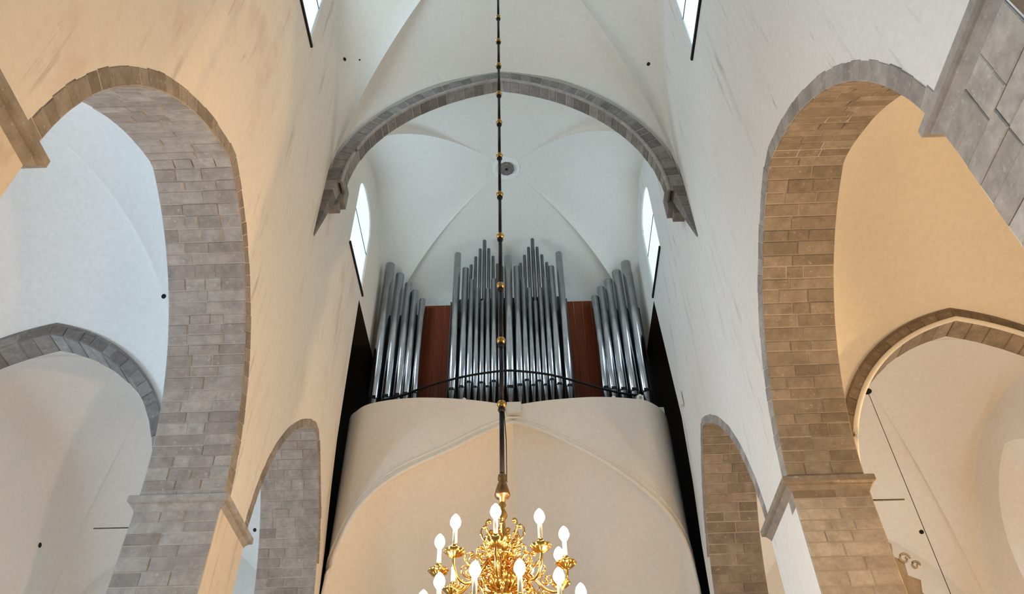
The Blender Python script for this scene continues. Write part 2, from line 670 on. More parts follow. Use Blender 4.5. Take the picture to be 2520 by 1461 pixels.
vault_bay('ceiling_aisle_right', XRA, XRO, 12.9, YW, (AR, 17.1, 15.2), (8.6,) * 4, (12.85, 14.0, 13.0, 13.9), 'aisle', soft=True)
vault_bay('ceiling_aisle_right', XRA, XRO, YB, 4.0, (AR, -1.5, 15.2), (8.6,) * 4, (12.95, 14.0, 12.95, 14.0), 'aisle', 12, 16)


# ------------------------------------------------------------------ dressed stones of arcades and piers
def soffit_stones(wall, pts, x, xa, s0, s1, mat, course=0.215, lo=0.36, hi=0.66, name='soffit_stone'):
    """pts: (y,z) path; stones across the wall thickness, faces into the opening"""
    P = Path2(pts)
    s = s0
    while s < s1 - 0.05:
        h = course * random.uniform(0.85, 1.18)
        e = min(s + h, s1)
        n = P.nrm((s + e) / 2)
        a, b = P.at(s), P.at(e)
        cuts = split(x, xa, lo, hi)
        for c0, c1 in zip(cuts[:-1], cuts[1:]):
            q = [(c0, a.x, a.y), (c1, a.x, a.y), (c1, b.x, b.y), (c0, b.x, b.y)]
            stone(name, q, (0, n.x, n.y), mat, wall)
        s = e


def ring_stones(wall, pts, x, sg, w, s0, s1, mat, step=0.27, name='voussoir', proud=(0.004, 0.016)):
    """voussoirs on the wall face around the opening"""
    P = Path2(pts)
    K = 60
    ss = [s0 + (s1 - s0) * i / K for i in range(K + 1)]
    bed = MB()
    bed.grid([[(x + sg * 0.002, *P.at(s)) for s in ss], [(x + sg * 0.002, *(P.at(s) - P.nrm(s, 0.05) * w * 0.94)) for s in ss]])
    bed.build('voussoir_bed', 'mortar', wall)
    s = s0
    while s < s1 - 0.05:
        e = min(s + step * random.uniform(0.8, 1.2), s1)
        na, nb = P.nrm(s, 0.05), P.nrm(e, 0.05)
        ww = w * random.uniform(0.95, 1.06)
        a, b = P.at(s), P.at(e)
        a2, b2 = a - na * ww, b - nb * ww
        q = [(x, a.x, a.y), (x, b.x, b.y), (x, b2.x, b2.y), (x, a2.x, a2.y)]
        stone(name, q, (sg, 0, 0), mat, wall, gap=0.004, proud=random.uniform(*proud))
        s = e


for side, wall, x, xa, sg in (('L', wall_l, XL, XLA, 1), ('R', wall_r, XR, XRA, -1)):
    sm = 'stone' if side == 'L' else 'stone_b'
    vm = 'stone_b' if side == 'L' else 'stone'
    a1 = ARCH[side + '1']
    full = [(a1[-1][0], 4.0)] + a1[::-1]            # up the far pier and over to the near springing
    P = Path2(full)
    pier = a1[-1][1] - 4.0
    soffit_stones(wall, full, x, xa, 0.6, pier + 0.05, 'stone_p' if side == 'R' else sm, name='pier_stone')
    soffit_stones(wall, full, x, xa, pier + 0.05, P.L - 2.6, sm)
    ring_stones(wall, full, x, sg, 0.26, pier - 0.1, P.L - 0.0, vm)
    a2 = ARCH[side + '2']
    full = [(a2[-1][0], 6.0)] + a2[::-1]
    P = Path2(full)
    pier = a2[-1][1] - 6.0
    soffit_stones(wall, full, x, xa, 1.2, P.L - 3.0, 'stone' if side == 'L' else 'stone_b', 0.225, 0.34, 0.62)
    ring_stones(wall, full, x, sg, 0.2, pier + 2.2, P.L - 0.2, vm, 0.26)

# near right pier: ashlar on the nave face below the impost
mb = MB()
mb.box(XR - 0.002, XR + 0.02, 3.32, 4.74, 0.0, 8.4)
mb.build('pier_bed', 'stone_d', wall_r)
z = 8.32
while z > 4.6:
    h = 0.27 * random.uniform(0.85, 1.2)
    cuts = split(3.32, 4.74, 0.4, 0.75)
    for c0, c1 in zip(cuts[:-1], cuts[1:]):
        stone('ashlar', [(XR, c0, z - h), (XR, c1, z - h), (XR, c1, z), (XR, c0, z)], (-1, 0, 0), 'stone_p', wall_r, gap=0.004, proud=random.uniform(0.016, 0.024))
    z -= h
# first voussoirs of the arch nearer the choir
ring_stones(wall_r, ARCH['R0'][::-1], XR, -1, 0.28, 0.0, 3.0, 'stone')
ring_stones(wall_l, ARCH['L0'][::-1], XL, 1, 0.28, 0.0, 3.0, 'stone')


def impost(wall, x0, x1, y0, y1, ztop, mat, k=1.0):
    prof = [(-0.05, -0.36), (0.0, -0.34), (0.02, -0.28), (0.06, -0.215), (0.08, -0.195), (0.08, -0.175), (0.115, -0.165), (0.15, -0.145), (0.15, -0.02), (0.13, 0.0), (-0.05, 0.0)]
    rows = []
    for d, z in prof:
        d *= k
        rows.append([(x0 - d, y0 - d, ztop + z * k), (x1 + d, y0 - d, ztop + z * k), (x1 + d, y1 + d, ztop + z * k), (x0 - d, y1 + d, ztop + z * k), (x0 - d, y0 - d, ztop + z * k)])
    mb = MB()
    mb.grid(rows)
    o = mb.build('impost', mat, wall)
    o['label'] = 'moulded stone impost'
    return o


impost(wall_l, XLA, XL, ARCH['L1'][-1][0], ARCH['L2'][0][0], 8.62, 'stone', 0.8)
impost(wall_l, XLA, XL, ARCH['L0'][-1][0], ARCH['L1'][0][0], 8.62, 'stone_b', 0.9)
impost(wall_r, XR, XRA, ARCH['R1'][-1][0], ARCH['R2'][0][0], 8.62, 'stone_b', 0.8)
impost(wall_r, XR, XRA, ARCH['R0'][-1][0], ARCH['R1'][0][0], 8.62, 'stone', 0.9)


# weathered nave faces of the left piers
for y0, y1 in ((ARCH['L1'][-1][0], ARCH['L2'][0][0]), (ARCH['L0'][-1][0], ARCH['L1'][0][0])):
    mb = MB()
    mb.box(XL - 0.01, XL + 0.012, y0 + 0.004, y1 - 0.004, 0.0, 8.42)
    mb.build('pier_face', 'weathered', wall_l)

# ------------------------------------------------------------------ transverse arch of the nave
def lun(x, x0, x1, z0, z1, za, h=1.25):
    u = (x - (x0 + x1) / 2) / ((x1 - x0) / 2)
    zc = z0 if u < 0 else z1
    return zc + (za - zc) * prof_p(u, h)


def lun_path(x0, x1, z0, z1, za, drop, h=1.25, n=60, zmin=None):
    """pointed curve offset inwards by drop"""
    pts = []
    for i in range(n + 1):
        u = -1 + 2 * i / n
        u = math.copysign(1 - (1 - abs(u)) ** 1.6, u)
        x = (x0 + x1) / 2 + u * (x1 - x0) / 2
        pts.append((x, lun(x, x0, x1, z0, z1, za, h)))
    P = Path2(pts)
    out = []
    for i, (x, z) in enumerate(pts):
        n_ = P.nrm(P.s[i], 0.08)
        if n_.y < 0:
            n_ = -n_
        q = Vector((x, z)) - n_ * drop
        if abs(x - (x0 + x1) / 2) < 1e-6:
            q.x = x
        out.append((q.x, q.y))
    return pts, out


def cross_arch(name, x0, x1, z0, z1, za, ring, y0, y1, mats, step, roll=0.0, extra=0.25, bed='mortar', h=1.25, trim=0.0):
    E_, I_ = lun_path(x0, x1, z0, z1, za + extra, 0.0, h)[0], lun_path(x0, x1, z0, z1, za, ring, h)[1]
    I_ = [(min(max(p, x0 + 0.02), x1 - 0.02), q) for p, q in I_]
    # a clean monotone inner curve
    keep = [I_[0]]
    for p in I_[1:]:
        if p[0] >= keep[-1][0]:
            keep.append(p)
    I_ = keep
    body = MB()
    pe, pi_ = Path2(E_), Path2(I_)
    K = 80
    f0 = [pe.at(pe.L * i / K) for i in range(K + 1)]
    f1 = [pi_.at(pi_.L * i / K) for i in range(K + 1)]
    body.grid([[(p.x, y0, p.y) for p in f0], [(p.x, y0, p.y) for p in f1], [(p.x, y1, p.y) for p in f1], [(p.x, y1, p.y) for p in f0]])
    arch = struct(body.build(name, bed))
    pn = lun_path(x0, x1, z0, z1, za, 0.0, h)[0]
    pn = Path2([(min(max(p, x0 + 0.02), x1 - 0.02), q) for p, q in pn])
    ns = int(pi_.L / step)
    cuts = [0] + sorted((i + random.uniform(-0.15, 0.15)) / ns for i in range(1, ns)) + [1]
    for a, b in zip(cuts[:-1], cuts[1:]):
        if a * pi_.L < trim or b * pi_.L > pi_.L - trim:
            pass
        p0, p1, q0, q1 = pi_.at(a * pi_.L), pi_.at(b * pi_.L), pn.at(a * pn.L), pn.at(b * pn.L)
        stone('voussoir', [(p0.x, y0, p0.y), (p1.x, y0, p1.y), (q1.x, y0, q1.y), (q0.x, y0, q0.y)], (0, -1, 0), mats[0], arch, gap=0.009)
        nn = pi_.nrm((a + b) / 2 * pi_.L, 0.08)
        if nn.y > 0:
            nn = -nn
        stone('soffit_stone', [(p0.x, y0, p0.y), (p1.x, y0, p1.y), (p1.x, y1, p1.y), (p0.x, y1, p0.y)], (nn.x, 0, nn.y), mats[1], arch, gap=0.009)
    if roll:
        r = MB()
        r.tube([(p.x, y0 - roll * 0.2, p.y) for p in f1], roll, 8)
        r.build('roll_moulding', mats[2], arch, True)
    return arch


trim = cross_arch('trim_1', XL, XR, ZCL, ZCR, 24.0, 0.42, 12.9, 13.32, ('stone_d', 'stone_d', 'stone'), 0.3, 0.05)
# springers of the transverse arch tapering down the walls
for x, sg, zt, zb in ((XL, 1, 19.2, 16.55), (XR, -1, 18.4, 16.05)):
    n = 6
    for i in range(n):
        za, zb_ = zt + (zb - zt) * i / n, zt + (zb - zt) * (i + 1) / n
        wa, wb = 0.46 * (1 - i / n) + 0.05, 0.46 * (1 - (i + 1) / n) + 0.05
        da = (0.34 * (1 - (i / n) ** 1.0) + 0.02) * sg
        db = (0.34 * (1 - ((i + 1) / n) ** 1.0) + 0.02) * sg
        y0 = 12.88
        vs = [(x - 0.02 * sg, y0, za), (x + da, y0, za), (x + da, y0 + wa, za), (x - 0.02 * sg, y0 + wa, za),
              (x - 0.02 * sg, y0, zb_ + 0.015), (x + db, y0, zb_ + 0.015), (x + db, y0 + wb, zb_ + 0.015), (x - 0.02 * sg, y0 + wb, zb_ + 0.015)]
        link('springer_stone', vs, [(0, 1, 2, 3), (7, 6, 5, 4), (0, 4, 5, 1), (1, 5, 6, 2), (2, 6, 7, 3)], 'stone_d', trim)
    mb = MB()
    mb.box(min(x, x + sg * 0.42), max(x, x + sg * 0.42), 13.3, 13.66, zt - 0.75, zt - 0.05)
    mb.box(min(x, x + sg * 0.3), max(x, x + sg * 0.3), 13.32, 13.62, zt - 0.95, zt - 0.75)
    mb.build('corbel', 'stone_d', trim)

# ------------------------------------------------------------------ transverse arches of the aisles
cross_arch('trim_2', XLO, XLA, 8.7, 8.7, 13.3, 0.24, 12.4, 12.95, ('stone_d', 'stone_d', 'stone'), 0.34, 0.0, 0.07, 'stone_d')
cross_arch('trim_3', XRA, XRO, 8.6, 8.6, 12.92, 0.24, 12.4, 12.95, ('stone_bd', 'stone_b', 'aisle'), 0.34, 0.05, 0.07, 'stone_bd')

# ------------------------------------------------------------------ organ gallery
GAL = [(-5.02, 19.5), (-5.0, 18.72), (-4.7, 18.31), (-4.37, 18.06), (-3.83, 17.90), (-3.25, 17.83), (-2.8, 17.82), (-2.12, 17.88),
       (-1.33, 18.02), (-0.62, 18.22), (-0.29, 18.34), (0.03, 18.24), (0.61, 18.13), (1.29, 18.06), (1.86, 18.03), (2.43, 18.06),
       (3.12, 18.17), (3.48, 18.28), (3.85, 18.59), (4.10, 18.99), (4.25, 19.5)]


def cr(pts, n=5):
    out = []
    for i in range(len(pts) - 1):
        p1, p2 = Vector(pts[i]), Vector(pts[i + 1])
        p0 = Vector(pts[i - 1]) if i else 2 * p1 - p2
        p3 = Vector(pts[i + 2]) if i + 2 < len(pts) else 2 * p2 - p1
        for j in range(n):
            t = j / n
            out.append(0.5 * ((2 * p1) + (p2 - p0) * t + (2 * p0 - 5 * p1 + 4 * p2 - p3) * t * t + (3 * p1 - p0 - 3 * p2 + p3) * t ** 3))
    out.append(Vector(pts[-1]))
    return out


GP = cr(GAL[:11]) + cr(GAL[10:])[1:]
GZ = 15.2
# arch of the gallery front: height over x
GAX = [(-4.98, 9.6), (-4.92, 10.25), (-4.74, 10.95), (-4.17, 12.02), (-3.32, 12.74), (-2.06, 13.45), (-1.2, 14.05), (-0.30, 14.66),
       (0.55, 14.17), (1.20, 13.72), (2.22, 12.98), (3.2, 12.12), (3.92, 11.2), (4.12, 10.3), (4.19, 9.6)]


def garch(x):
    if x <= GAX[0][0] or x >= GAX[-1][0]:
        return 0.0
    for (a, za), (b, zb) in zip(GAX[:-1], GAX[1:]):
        if a <= x <= b:
            return za + (zb - za) * (x - a) / (b - a)


GA = cr(GAX[:8], 6) + cr(GAX[7:], 6)[1:]
def garch(x):
    if x <= GA[0].x + 1e-4 or x >= GA[-1].x - 1e-4:
        return 0.0
    for p, q in zip(GA[:-1], GA[1:]):
        if p.x <= x <= q.x:
            return p.y + (q.y - p.y) * (x - p.x) / max(1e-6, q.x - p.x)
    return 0.0


def gfront(x):
    for p, q in zip(GP[:-1], GP[1:]):
        if p.x <= x <= q.x and q.x > p.x:
            return p.y + (q.y - p.y) * (x - p.x) / (q.x - p.x)
    return GP[0].y if x < GP[0].x else GP[-1].y


gal = empty('organ_gallery', (XC, 18.3, 0), 'cream plastered organ gallery with a pointed arch and two bulging halves', 'gallery')
mb = MB()
rows = [[(p.x, p.y, GZ) for p in GP], [(p.x, p.y + 0.0, GZ - 0.03) for p in GP]]
lo = []
for p in GP:
    z = garch(p.x)
    lo.append((p.x, p.y, z))
xs = sorted(set([p.x for p in GP] + [p.x for p in GA] + [GA[0].x + 0.001, GA[-1].x - 0.001]))
top = [(x, gfront(x), GZ) for x in xs]
bot = [(x, gfront(x), garch(x)) for x in xs]
K = 6
gr = [[(t[0], t[1], t[2] + (b[2] - t[2]) * k / K) for t, b in zip(top, bot)] for k in range(K + 1)]
mb.grid(gr)
# the ends turn back along the nave walls
for p in (GP[0], GP[-1]):
    mb.quad((p.x, p.y, 0), (p.x, p.y, GZ), (p.x, YW - 0.02, GZ), (p.x, YW - 0.02, 0))
o = mb.build('gallery_front', 'gallery', None, True)
setparent(o, gal)
# underside: pointed barrel back to the west wall
mb = MB()
inner = [(p.x, p.y) for p in GA]
NV = 14
rows = []
for k in range(NV + 1):
    t = k / NV
    rows.append([(p.x, gfront(p.x) + (YW - 0.02 - gfront(p.x)) * t, p.y * (1 - 0.42 * t ** 1.6)) for p in GA])
for half in (slice(0, 43), slice(42, None)):          # sharp ridge along the crown
    mb.grid([r[half] for r in rows])
o = mb.build('gallery_vault', 'gallery', None, True)
setparent(o, gal)
# deck and raised floor behind the coping
mb = MB()
n = len(GP)
mb.grid([[(p.x, p.y, GZ) for p in GP], [(p.x, YW - 0.02, GZ) for p in GP]])
mb.box(-5.0, 4.2, 19.5, YW - 0.02, GZ, 15.85)
o = mb.build('gallery_deck', 'gallery')
setparent(o, gal)
# roll mouldings round the arch and a thin crack-like joint above it
for off, r, dz in ((0.0, 0.06, 0.0), (-0.05, 0.035, 0.17)):
    mb = MB()
    pa = Path2([(p.x, p.y) for p in GA])
    pts = []
    for i in range(81):
        s = pa.L * i / 80
        q = pa.at(s) + pa.nrm(s, 0.1) * dz
        if q.x < -5.0 or q.x > 4.22:
            q.x = min(max(q.x, -5.0), 4.22)
        pts.append((q.x, gfront(q.x) - 0.0, q.y))
    mb.tube(pts, r, 8)
    o = mb.build('arch_moulding', 'gallery', None, True)
    setparent(o, gal)
mb = MB()
mb.box(-0.46, -0.06, 18.16, 18.6, 14.84, 15.21)
o = mb.build('keystone', 'vault', None)
o['label'] = 'pale grey keystone block'
setparent(o, gal)

# ------------------------------------------------------------------ gallery railing
rail = empty('gallery_railing', (XC, 19.0, GZ), 'thin black iron railing along the organ gallery', 'railing')
KR = 15.0 / 15.35
RP = cr([(x * KR, y * KR) for x, y in ((-4.45, 20.2), (-3.78, 19.97), (-3.24, 19.69), (-2.71, 19.45), (-2.32, 19.3), (-1.68, 19.1), (-1.05, 18.97), (-0.45, 18.9), (0.06, 18.97), (0.68, 19.11),
         (1.18, 19.3), (1.82, 19.61), (2.46, 19.93), (3.12, 20.2), (3.71, 20.36))], 4)
mb = MB()
mb.tube([(p.x, p.y, 16.6) for p in RP], 0.035, 6)
setparent(mb.build('handrail', 'black'), rail)
mb = MB()
mb.tube([(p.x, p.y, 15.3) for p in RP], 0.02, 6)
setparent(mb.build('bottom_rail', 'black'), rail)
pr_ = Path2([(p.x, p.y) for p in RP])
mb = MB()
mb.tube([(0, 0, 0), (0, 0, 1.4)], 0.011, 6)
bal0 = mb.build('baluster', 'black', rail)
nb = 58
for i in range(nb):
    p = pr_.at(pr_.L * (i + 0.5) / nb)
    b = bal0 if i == 0 else bal0.copy()
    if i:
        COL.objects.link(b)
    b.parent = rail
    b.location = Vector((p.x, p.y, GZ)) - rail.location

# ------------------------------------------------------------------ organ
org = empty('pipe_organ', (XC, 20.2, 15.85), 'pipe organ with silver pipes and mahogany back panels on the gallery', 'organ')


def pipe(x, y, zfoot, zmouth, ztop, r, mat='pipe', k=18):
    """cylindrical body from the mouth up, conical foot below, a flattened mouth with lips"""
    mb = MB()
    mb.lathe([(r * 0.93, zmouth), (r, zmouth + 0.04), (r, ztop), (r * 0.9, ztop), (r * 0.9, ztop - 0.3)], (x, y, 0), k)
    b = mb.build('pipe', mat, None, True)
    for e in b.data.polygons:
        pass
    setparent(b, org)
    f = MB()
    f.lathe([(max(0.03, r * 0.32), zfoot), (r * 0.92, zmouth - 0.03), (r * 0.93, zmouth)], (x, y, 0), k)
    fo = f.build('pipe_foot', 'pipe_dull', b, True)
    m = MB()
    m.box(x - r * 0.62, x + r * 0.62, y - r * 1.0, y - r * 0.7, zmouth - 0.02, zmouth + r * 0.5)
    m.build('pipe_mouth', 'black', b)
    return b


YF = 19.65
front = [(-2.20, 23.05, .11), (-1.90, 22.25, .105), (-1.67, 21.65, .09), (-1.47, 21.2, .08), (-1.28, 20.6, .075), (-1.09, 21.2, .08), (-0.89, 21.65, .09), (-0.66, 22.28, .105),
         (-0.38, 22.8, .125), (-0.08, 22.25, .105), (0.14, 21.62, .09), (0.34, 21.15, .08), (0.53, 20.52, .075), (0.72, 21.15, .08), (0.92, 21.6, .09), (1.15, 22.2, .105), (1.46, 22.92, .11)]
for i, (x, zt, r) in enumerate(front):
    zm = 17.08 - 0.55 * abs(math.sin((i - 0) * PI / 4 + PI / 2)) * 0.5 + (0.25 if i in (4, 12) else 0)
    pipe(x, YF, 15.95, zm, zt, r * 1.12)
# second row: small pipes rising to the middle behind each V
for c in (-1.25, 0.54):
    for j in range(-4, 5):
        zt = 24.05 - 0.46 * abs(j) ** 0.95
        pipe(c + j * 0.16, YF + 0.28, 19.8 + 0.12 * abs(j), 20.55 + 0.2 * abs(j), zt, 0.058 if j else 0.07, 'pipe_dull', 12)
# side fields, turning in towards the middle
for i, (x, zt) in enumerate([(-4.86, 22.2), (-4.70, 22.95), (-4.30, 22.42), (-3.95, 21.92), (-3.69, 21.55), (-3.41, 21.12)]):
    if i == 0:
        pipe(x, 20.3, 15.95, 16.9, zt, 0.09, 'pipe_dull')
    else:
        pipe(x, 20.0, 15.95, 16.75 + 0.05 * i, zt, 0.185 - 0.014 * i)
for i, (x, zt) in enumerate([(3.88, 22.65), (3.50, 22.2), (3.16, 21.78), (2.86, 21.42), (2.61, 21.0)]):
    pipe(x, 20.0, 15.95, 16.75 + 0.05 * i, zt, 0.18 - 0.013 * i)
# case: mahogany boards between the fields, near-black behind the pipes standing in for shade
for x0, x1 in ((-3.56, -2.34), (1.58, 2.80)):
    nb_ = 4
    for i in range(nb_):
        a, b = x0 + (x1 - x0) * i / nb_, x0 + (x1 - x0) * (i + 1) / nb_
        mb = MB()
        mb.box(a + 0.004, b - 0.004, 20.35, 20.39, 15.86, 21.17)
        setparent(mb.build('case_board', 'wood'), org)
mb = MB()
mb.box(-4.98, -3.5, 20.5, 20.55, 15.86, 20.9)
mb.box(2.76, 4.2, 20.5, 20.55, 15.86, 20.9)
mb.box(-2.34, 1.58, 20.1, 20.16, 15.86, 21.2)
mb.box(-2.38, -2.34, 19.7, 20.35, 15.86, 20.7)
mb.box(1.58, 1.62, 19.7, 20.35, 15.86, 20.7)
mb.box(-2.34, 1.58, YF - 0.12, YF + 0.5, 15.86, 15.97)
mb.box(-4.98, -3.25, 19.8, 20.4, 15.86, 15.97)
mb.box(2.45, 4.15, 19.8, 20.4, 15.86, 15.97)
mb.box(-2.1, 1.4, YF + 0.16, YF + 0.42, 19.6, 19.82)
setparent(mb.build('organ_case', 'shade_wood'), org)

# ------------------------------------------------------------------ chandelier
CX, CY = -0.28, 8.4
ch = empty('chandelier', (CX, CY, 5.0), 'brass two-tier candle chandelier hanging on a long black rod', 'chandelier')


def part(mb, name, mat, smooth=True, parent=ch):
    o = mb.build(name, mat, None, smooth)
    if parent is ch:
        setparent(o, ch)
    else:
        o.parent = parent
    return o


bz = [7.86, 8.96, 10.05, 11.17, 12.23, 13.33, 14.39, 15.38, 16.47, 17.49, 18.56, 19.6, 20.7, 21.8, 22.9, 24.0]
lo_ = 6.78
rodx = lambda z: CX + (z - 5.0) * 0.0026
for i, z in enumerate(bz + [25.2]):
    mb = MB()
    if i == 0:
        mb.tube([(CX, CY, lo_), (CX, CY, z - 0.12)], 0.03, 8)
        mb.tube([(CX, CY, z - 0.16), (CX - 0.03, CY, z - 0.1), (CX - 0.03, CY, z - 0.04), (CX, CY, z), (CX + 0.03, CY, z - 0.04), (CX + 0.03, CY, z - 0.1), (CX, CY, z - 0.16)], 0.013, 6)
    else:
        mb.tube([(CX, CY, bz[i - 1]), (CX, CY, z - 0.02)], 0.026 if i > 3 else 0.03, 8)
    part(mb, 'rod', 'black')
    if i < len(bz):
        mb = MB()
        mb.ball((CX, CY, z), 0.062, 14)
        part(mb, 'rod_knop', 'brass')
        mb = MB()
        mb.ball((CX, CY, z - 0.085), 0.05, 12)
        part(mb, 'rod_collar', 'black')
mb = MB()
mb.tube([(CX + 0.055, CY, 6.7), (CX + 0.055, CY, 7.3), (CX + 0.03, CY, 7.75)], 0.006, 5)
part(mb, 'lamp_wire', 'black')
# bell canopy
mb = MB()
mb.lathe([(0.02, 6.82), (0.05, 6.8), (0.055, 6.74), (0.04, 6.71), (0.06, 6.67), (0.08, 6.6), (0.095, 6.53), (0.08, 6.5), (0.04, 6.49), (0.03, 6.4)], (CX, CY, 0), 16)
part(mb, 'bell_cap', m_plain('dark_brass', (0.35, 0.2, 0.1), 0.3, 1.0, 0.3, 20))
# baluster stem
mb = MB()
prof = [(0.025, 6.45), (0.045, 6.40), (0.02, 6.36), (0.05, 6.3), (0.06, 6.26), (0.03, 6.2), (0.035, 6.1), (0.075, 6.02), (0.095, 5.95), (0.06, 5.88), (0.05, 5.82),
        (0.13, 5.78), (0.14, 5.74), (0.06, 5.70), (0.07, 5.62), (0.15, 5.54), (0.19, 5.46), (0.17, 5.38), (0.08, 5.32), (0.07, 5.26), (0.21, 5.2), (0.22, 5.15), (0.1, 5.1),
        (0.09, 5.0), (0.2, 4.92), (0.29, 4.78), (0.30, 4.66), (0.24, 4.5), (0.12, 4.42), (0.05, 4.36), (0.07, 4.28), (0.001, 4.2)]
mb.lathe(prof[::-1], (CX, CY, 0), 24)
part(mb, 'stem', 'brass')


def bez(ps, n=14):
    out = []
    for i in range(n + 1):
        t = i / n
        p = [Vector(q) for q in ps]
        while len(p) > 1:
            p = [a.lerp(b, t) for a, b in zip(p[:-1], p[1:])]
        out.append(p[0])
    return out


def arm_set(n, a0, r, zf, zroot, unlit=()):
    for i in range(n):
        an = math.radians(a0 + 360.0 * i / n)
        dx, dy = math.cos(an), math.sin(an)
        P = lambda rr, z: (CX + rr * dx, CY + rr * dy, z)
        zc = zf - 0.34                       # drip pan
        mb = MB()
        path = bez([P(0.1, zroot), P(r * 0.35, zroot + 0.32), P(r * 0.5, zroot - 0.55), P(r * 0.98, zc - 0.5), P(r * 1.06, zc - 0.1), P(r, zc - 0.01)], 20)
        mb.tube(path, [0.022 - 0.008 * k / 20 for k in range(21)], 7)
        arm = part(mb, 'arm', 'brass')
        # scrolls
        for (rc, zc_, rs, t0) in ((r * 0.42, zroot + 0.06, 0.085, 0.4), (r * 0.70, zc - 0.13, 0.075, 2.4)):
            mb = MB()
            pts = []
            for k in range(22):
                t = t0 + k * 0.38
                q = rs * (1 - k / 26)
                pts.append(P(rc + q * math.cos(t), zc_ + q * math.sin(t)))
            mb.tube(pts, 0.011, 6)
            mb.ball(pts[-1], 0.022, 8)
            o = mb.build('scroll', 'brass', arm, True)
        # fluted pan
        mb = MB()
        k = 20
        rows = []
        for (q, z) in ((0.012, -0.05), (0.04, -0.045), (0.085, -0.01), (0.11, 0.02), (0.105, 0.03), (0.06, 0.008), (0.03, 0.012)):
            rows.append([(CX + r * dx + q * (1 + 0.09 * math.cos(10 * t)) * math.cos(t), CY + r * dy + q * (1 + 0.09 * math.cos(10 * t)) * math.sin(t), zc + z) for t in [2 * PI * j / 40 for j in range(41)]])
        mb.grid(rows)
        pan = mb.build('drip_pan', 'brass', arm, True)
        mb = MB()
        mb.lathe([(0.02, 0.0), (0.035, 0.02), (0.022, 0.05), (0.034, 0.075), (0.03, 0.1)], (CX + r * dx, CY + r * dy, zc), 12)
        o = mb.build('socket', 'brass', arm, True)
        mb = MB()
        mb.lathe([(0.024, 0.08), (0.024, 0.28), (0.012, 0.285)], (CX + r * dx, CY + r * dy, zc), 12)
        o = mb.build('candle', 'candle', arm, True)
        if i in unlit:
            continue
        mb = MB()
        mb.lathe([(0.012, 0.28), (0.036, 0.295), (0.056, 0.33), (0.06, 0.365), (0.046, 0.41), (0.02, 0.445), (0.001, 0.46)], (CX + r * dx, CY + r * dy, zc), 14)
        o = mb.build('bulb', 'bulb', arm, True)


arm_set(9, 186, 0.71, 5.90, 5.62, unlit=(8,))
arm_set(12, 223, 0.86, 5.20, 4.98)
# upright leaf ornaments between the arms, standing on the stem
for tier, (n, rr, z) in enumerate(((9, 0.3, 5.72), (8, 0.24, 6.02), (12, 0.36, 5.22), (10, 0.2, 5.9), (12, 0.27, 5.45), (9, 0.46, 5.6))):
    for i in range(n):
        an = math.radians(206 + 17 * tier + 360 * i / n)
        dx, dy = math.cos(an), math.sin(an)
        mb = MB()
        pts = bez([(CX + 0.06 * dx, CY + 0.06 * dy, z - 0.1), (CX + rr * dx, CY + rr * dy, z - 0.16), (CX + rr * 1.25 * dx, CY + rr * 1.25 * dy, z + 0.12), (CX + rr * 0.85 * dx, CY + rr * 0.85 * dy, z + 0.1)], 12)
        mb.tube(pts, [0.014 - 0.006 * k / 12 for k in range(13)], 6)
        mb.ball(pts[-1], 0.03, 10)
        mb.ball(pts[7], 0.02, 8)
        part(mb, 'ornament', 'brass')

# light of the candle bulbs
for (n, a0, r, z, skip) in ((9, 186, 0.71, 5.92, 8), (12, 223, 0.86, 5.22, -1)):
    for i in range(n):
        if i == skip or i % 3:
            continue
        an = math.radians(a0 + 360.0 * i / n)
        light('candle_light', 'POINT', (CX + r * math.cos(an), CY + r * math.sin(an), z + 0.06), BULB_W * 3, CANDLE, 0.06)

# ------------------------------------------------------------------ warm lamps of the aisles (below the view)
LANT = [((9.0, -0.6), 330, 'added unseen brass lantern with warm glass on a post in the right aisle nearest the choir'),  # added out of view to light the left nave wall
        ((9.0, 7.6), 680, 'brass lantern with warm glass on a post in the right aisle opposite the chandelier'),
        ((9.59, 18.0), 350, 'brass lantern with warm glass hanging in the right aisle beside the organ gallery'),
        ((-10.0, 17.2), 110, 'brass lantern with warm glass on a post in the left aisle beside the organ gallery')]
for (x, y), pw, lab in LANT:
    lp = empty('aisle_lantern', (x, y, 4.2), lab, 'lamp', 'aisle lanterns')
    mb = MB()
    if 'hanging' in lab:
        mb.tube([(x, y, 4.75), (x, y, 15.05)], 0.008, 6)
        setparent(mb.build('wire', 'black'), lp)
    else:
        mb.tube([(x, y, 0.04), (x, y, 4.22)], 0.025, 8)
        mb.lathe([(0.25, 0.0), (0.25, 0.03), (0.05, 0.08)], (x, y, 0), 16)
        setparent(mb.build('post', 'black'), lp)
    mb = MB()
    mb.lathe([(0.02, 4.75), (0.05, 4.7), (0.18, 4.6), (0.2, 4.56)][::-1], (x, y, 0), 16)
    setparent(mb.build('cap', 'brass', None, True), lp)
    mb = MB()
    mb.lathe([(0.001, 4.2), (0.12, 4.24), (0.17, 4.35), (0.17, 4.54), (0.14, 4.56)], (x, y, 0), 16)
    setparent(mb.build('glass_shade', 'lamp_glow', None, True), lp)
    light('lantern_light', 'POINT', (x, y, 4.95), pw, WARM, 0.25)
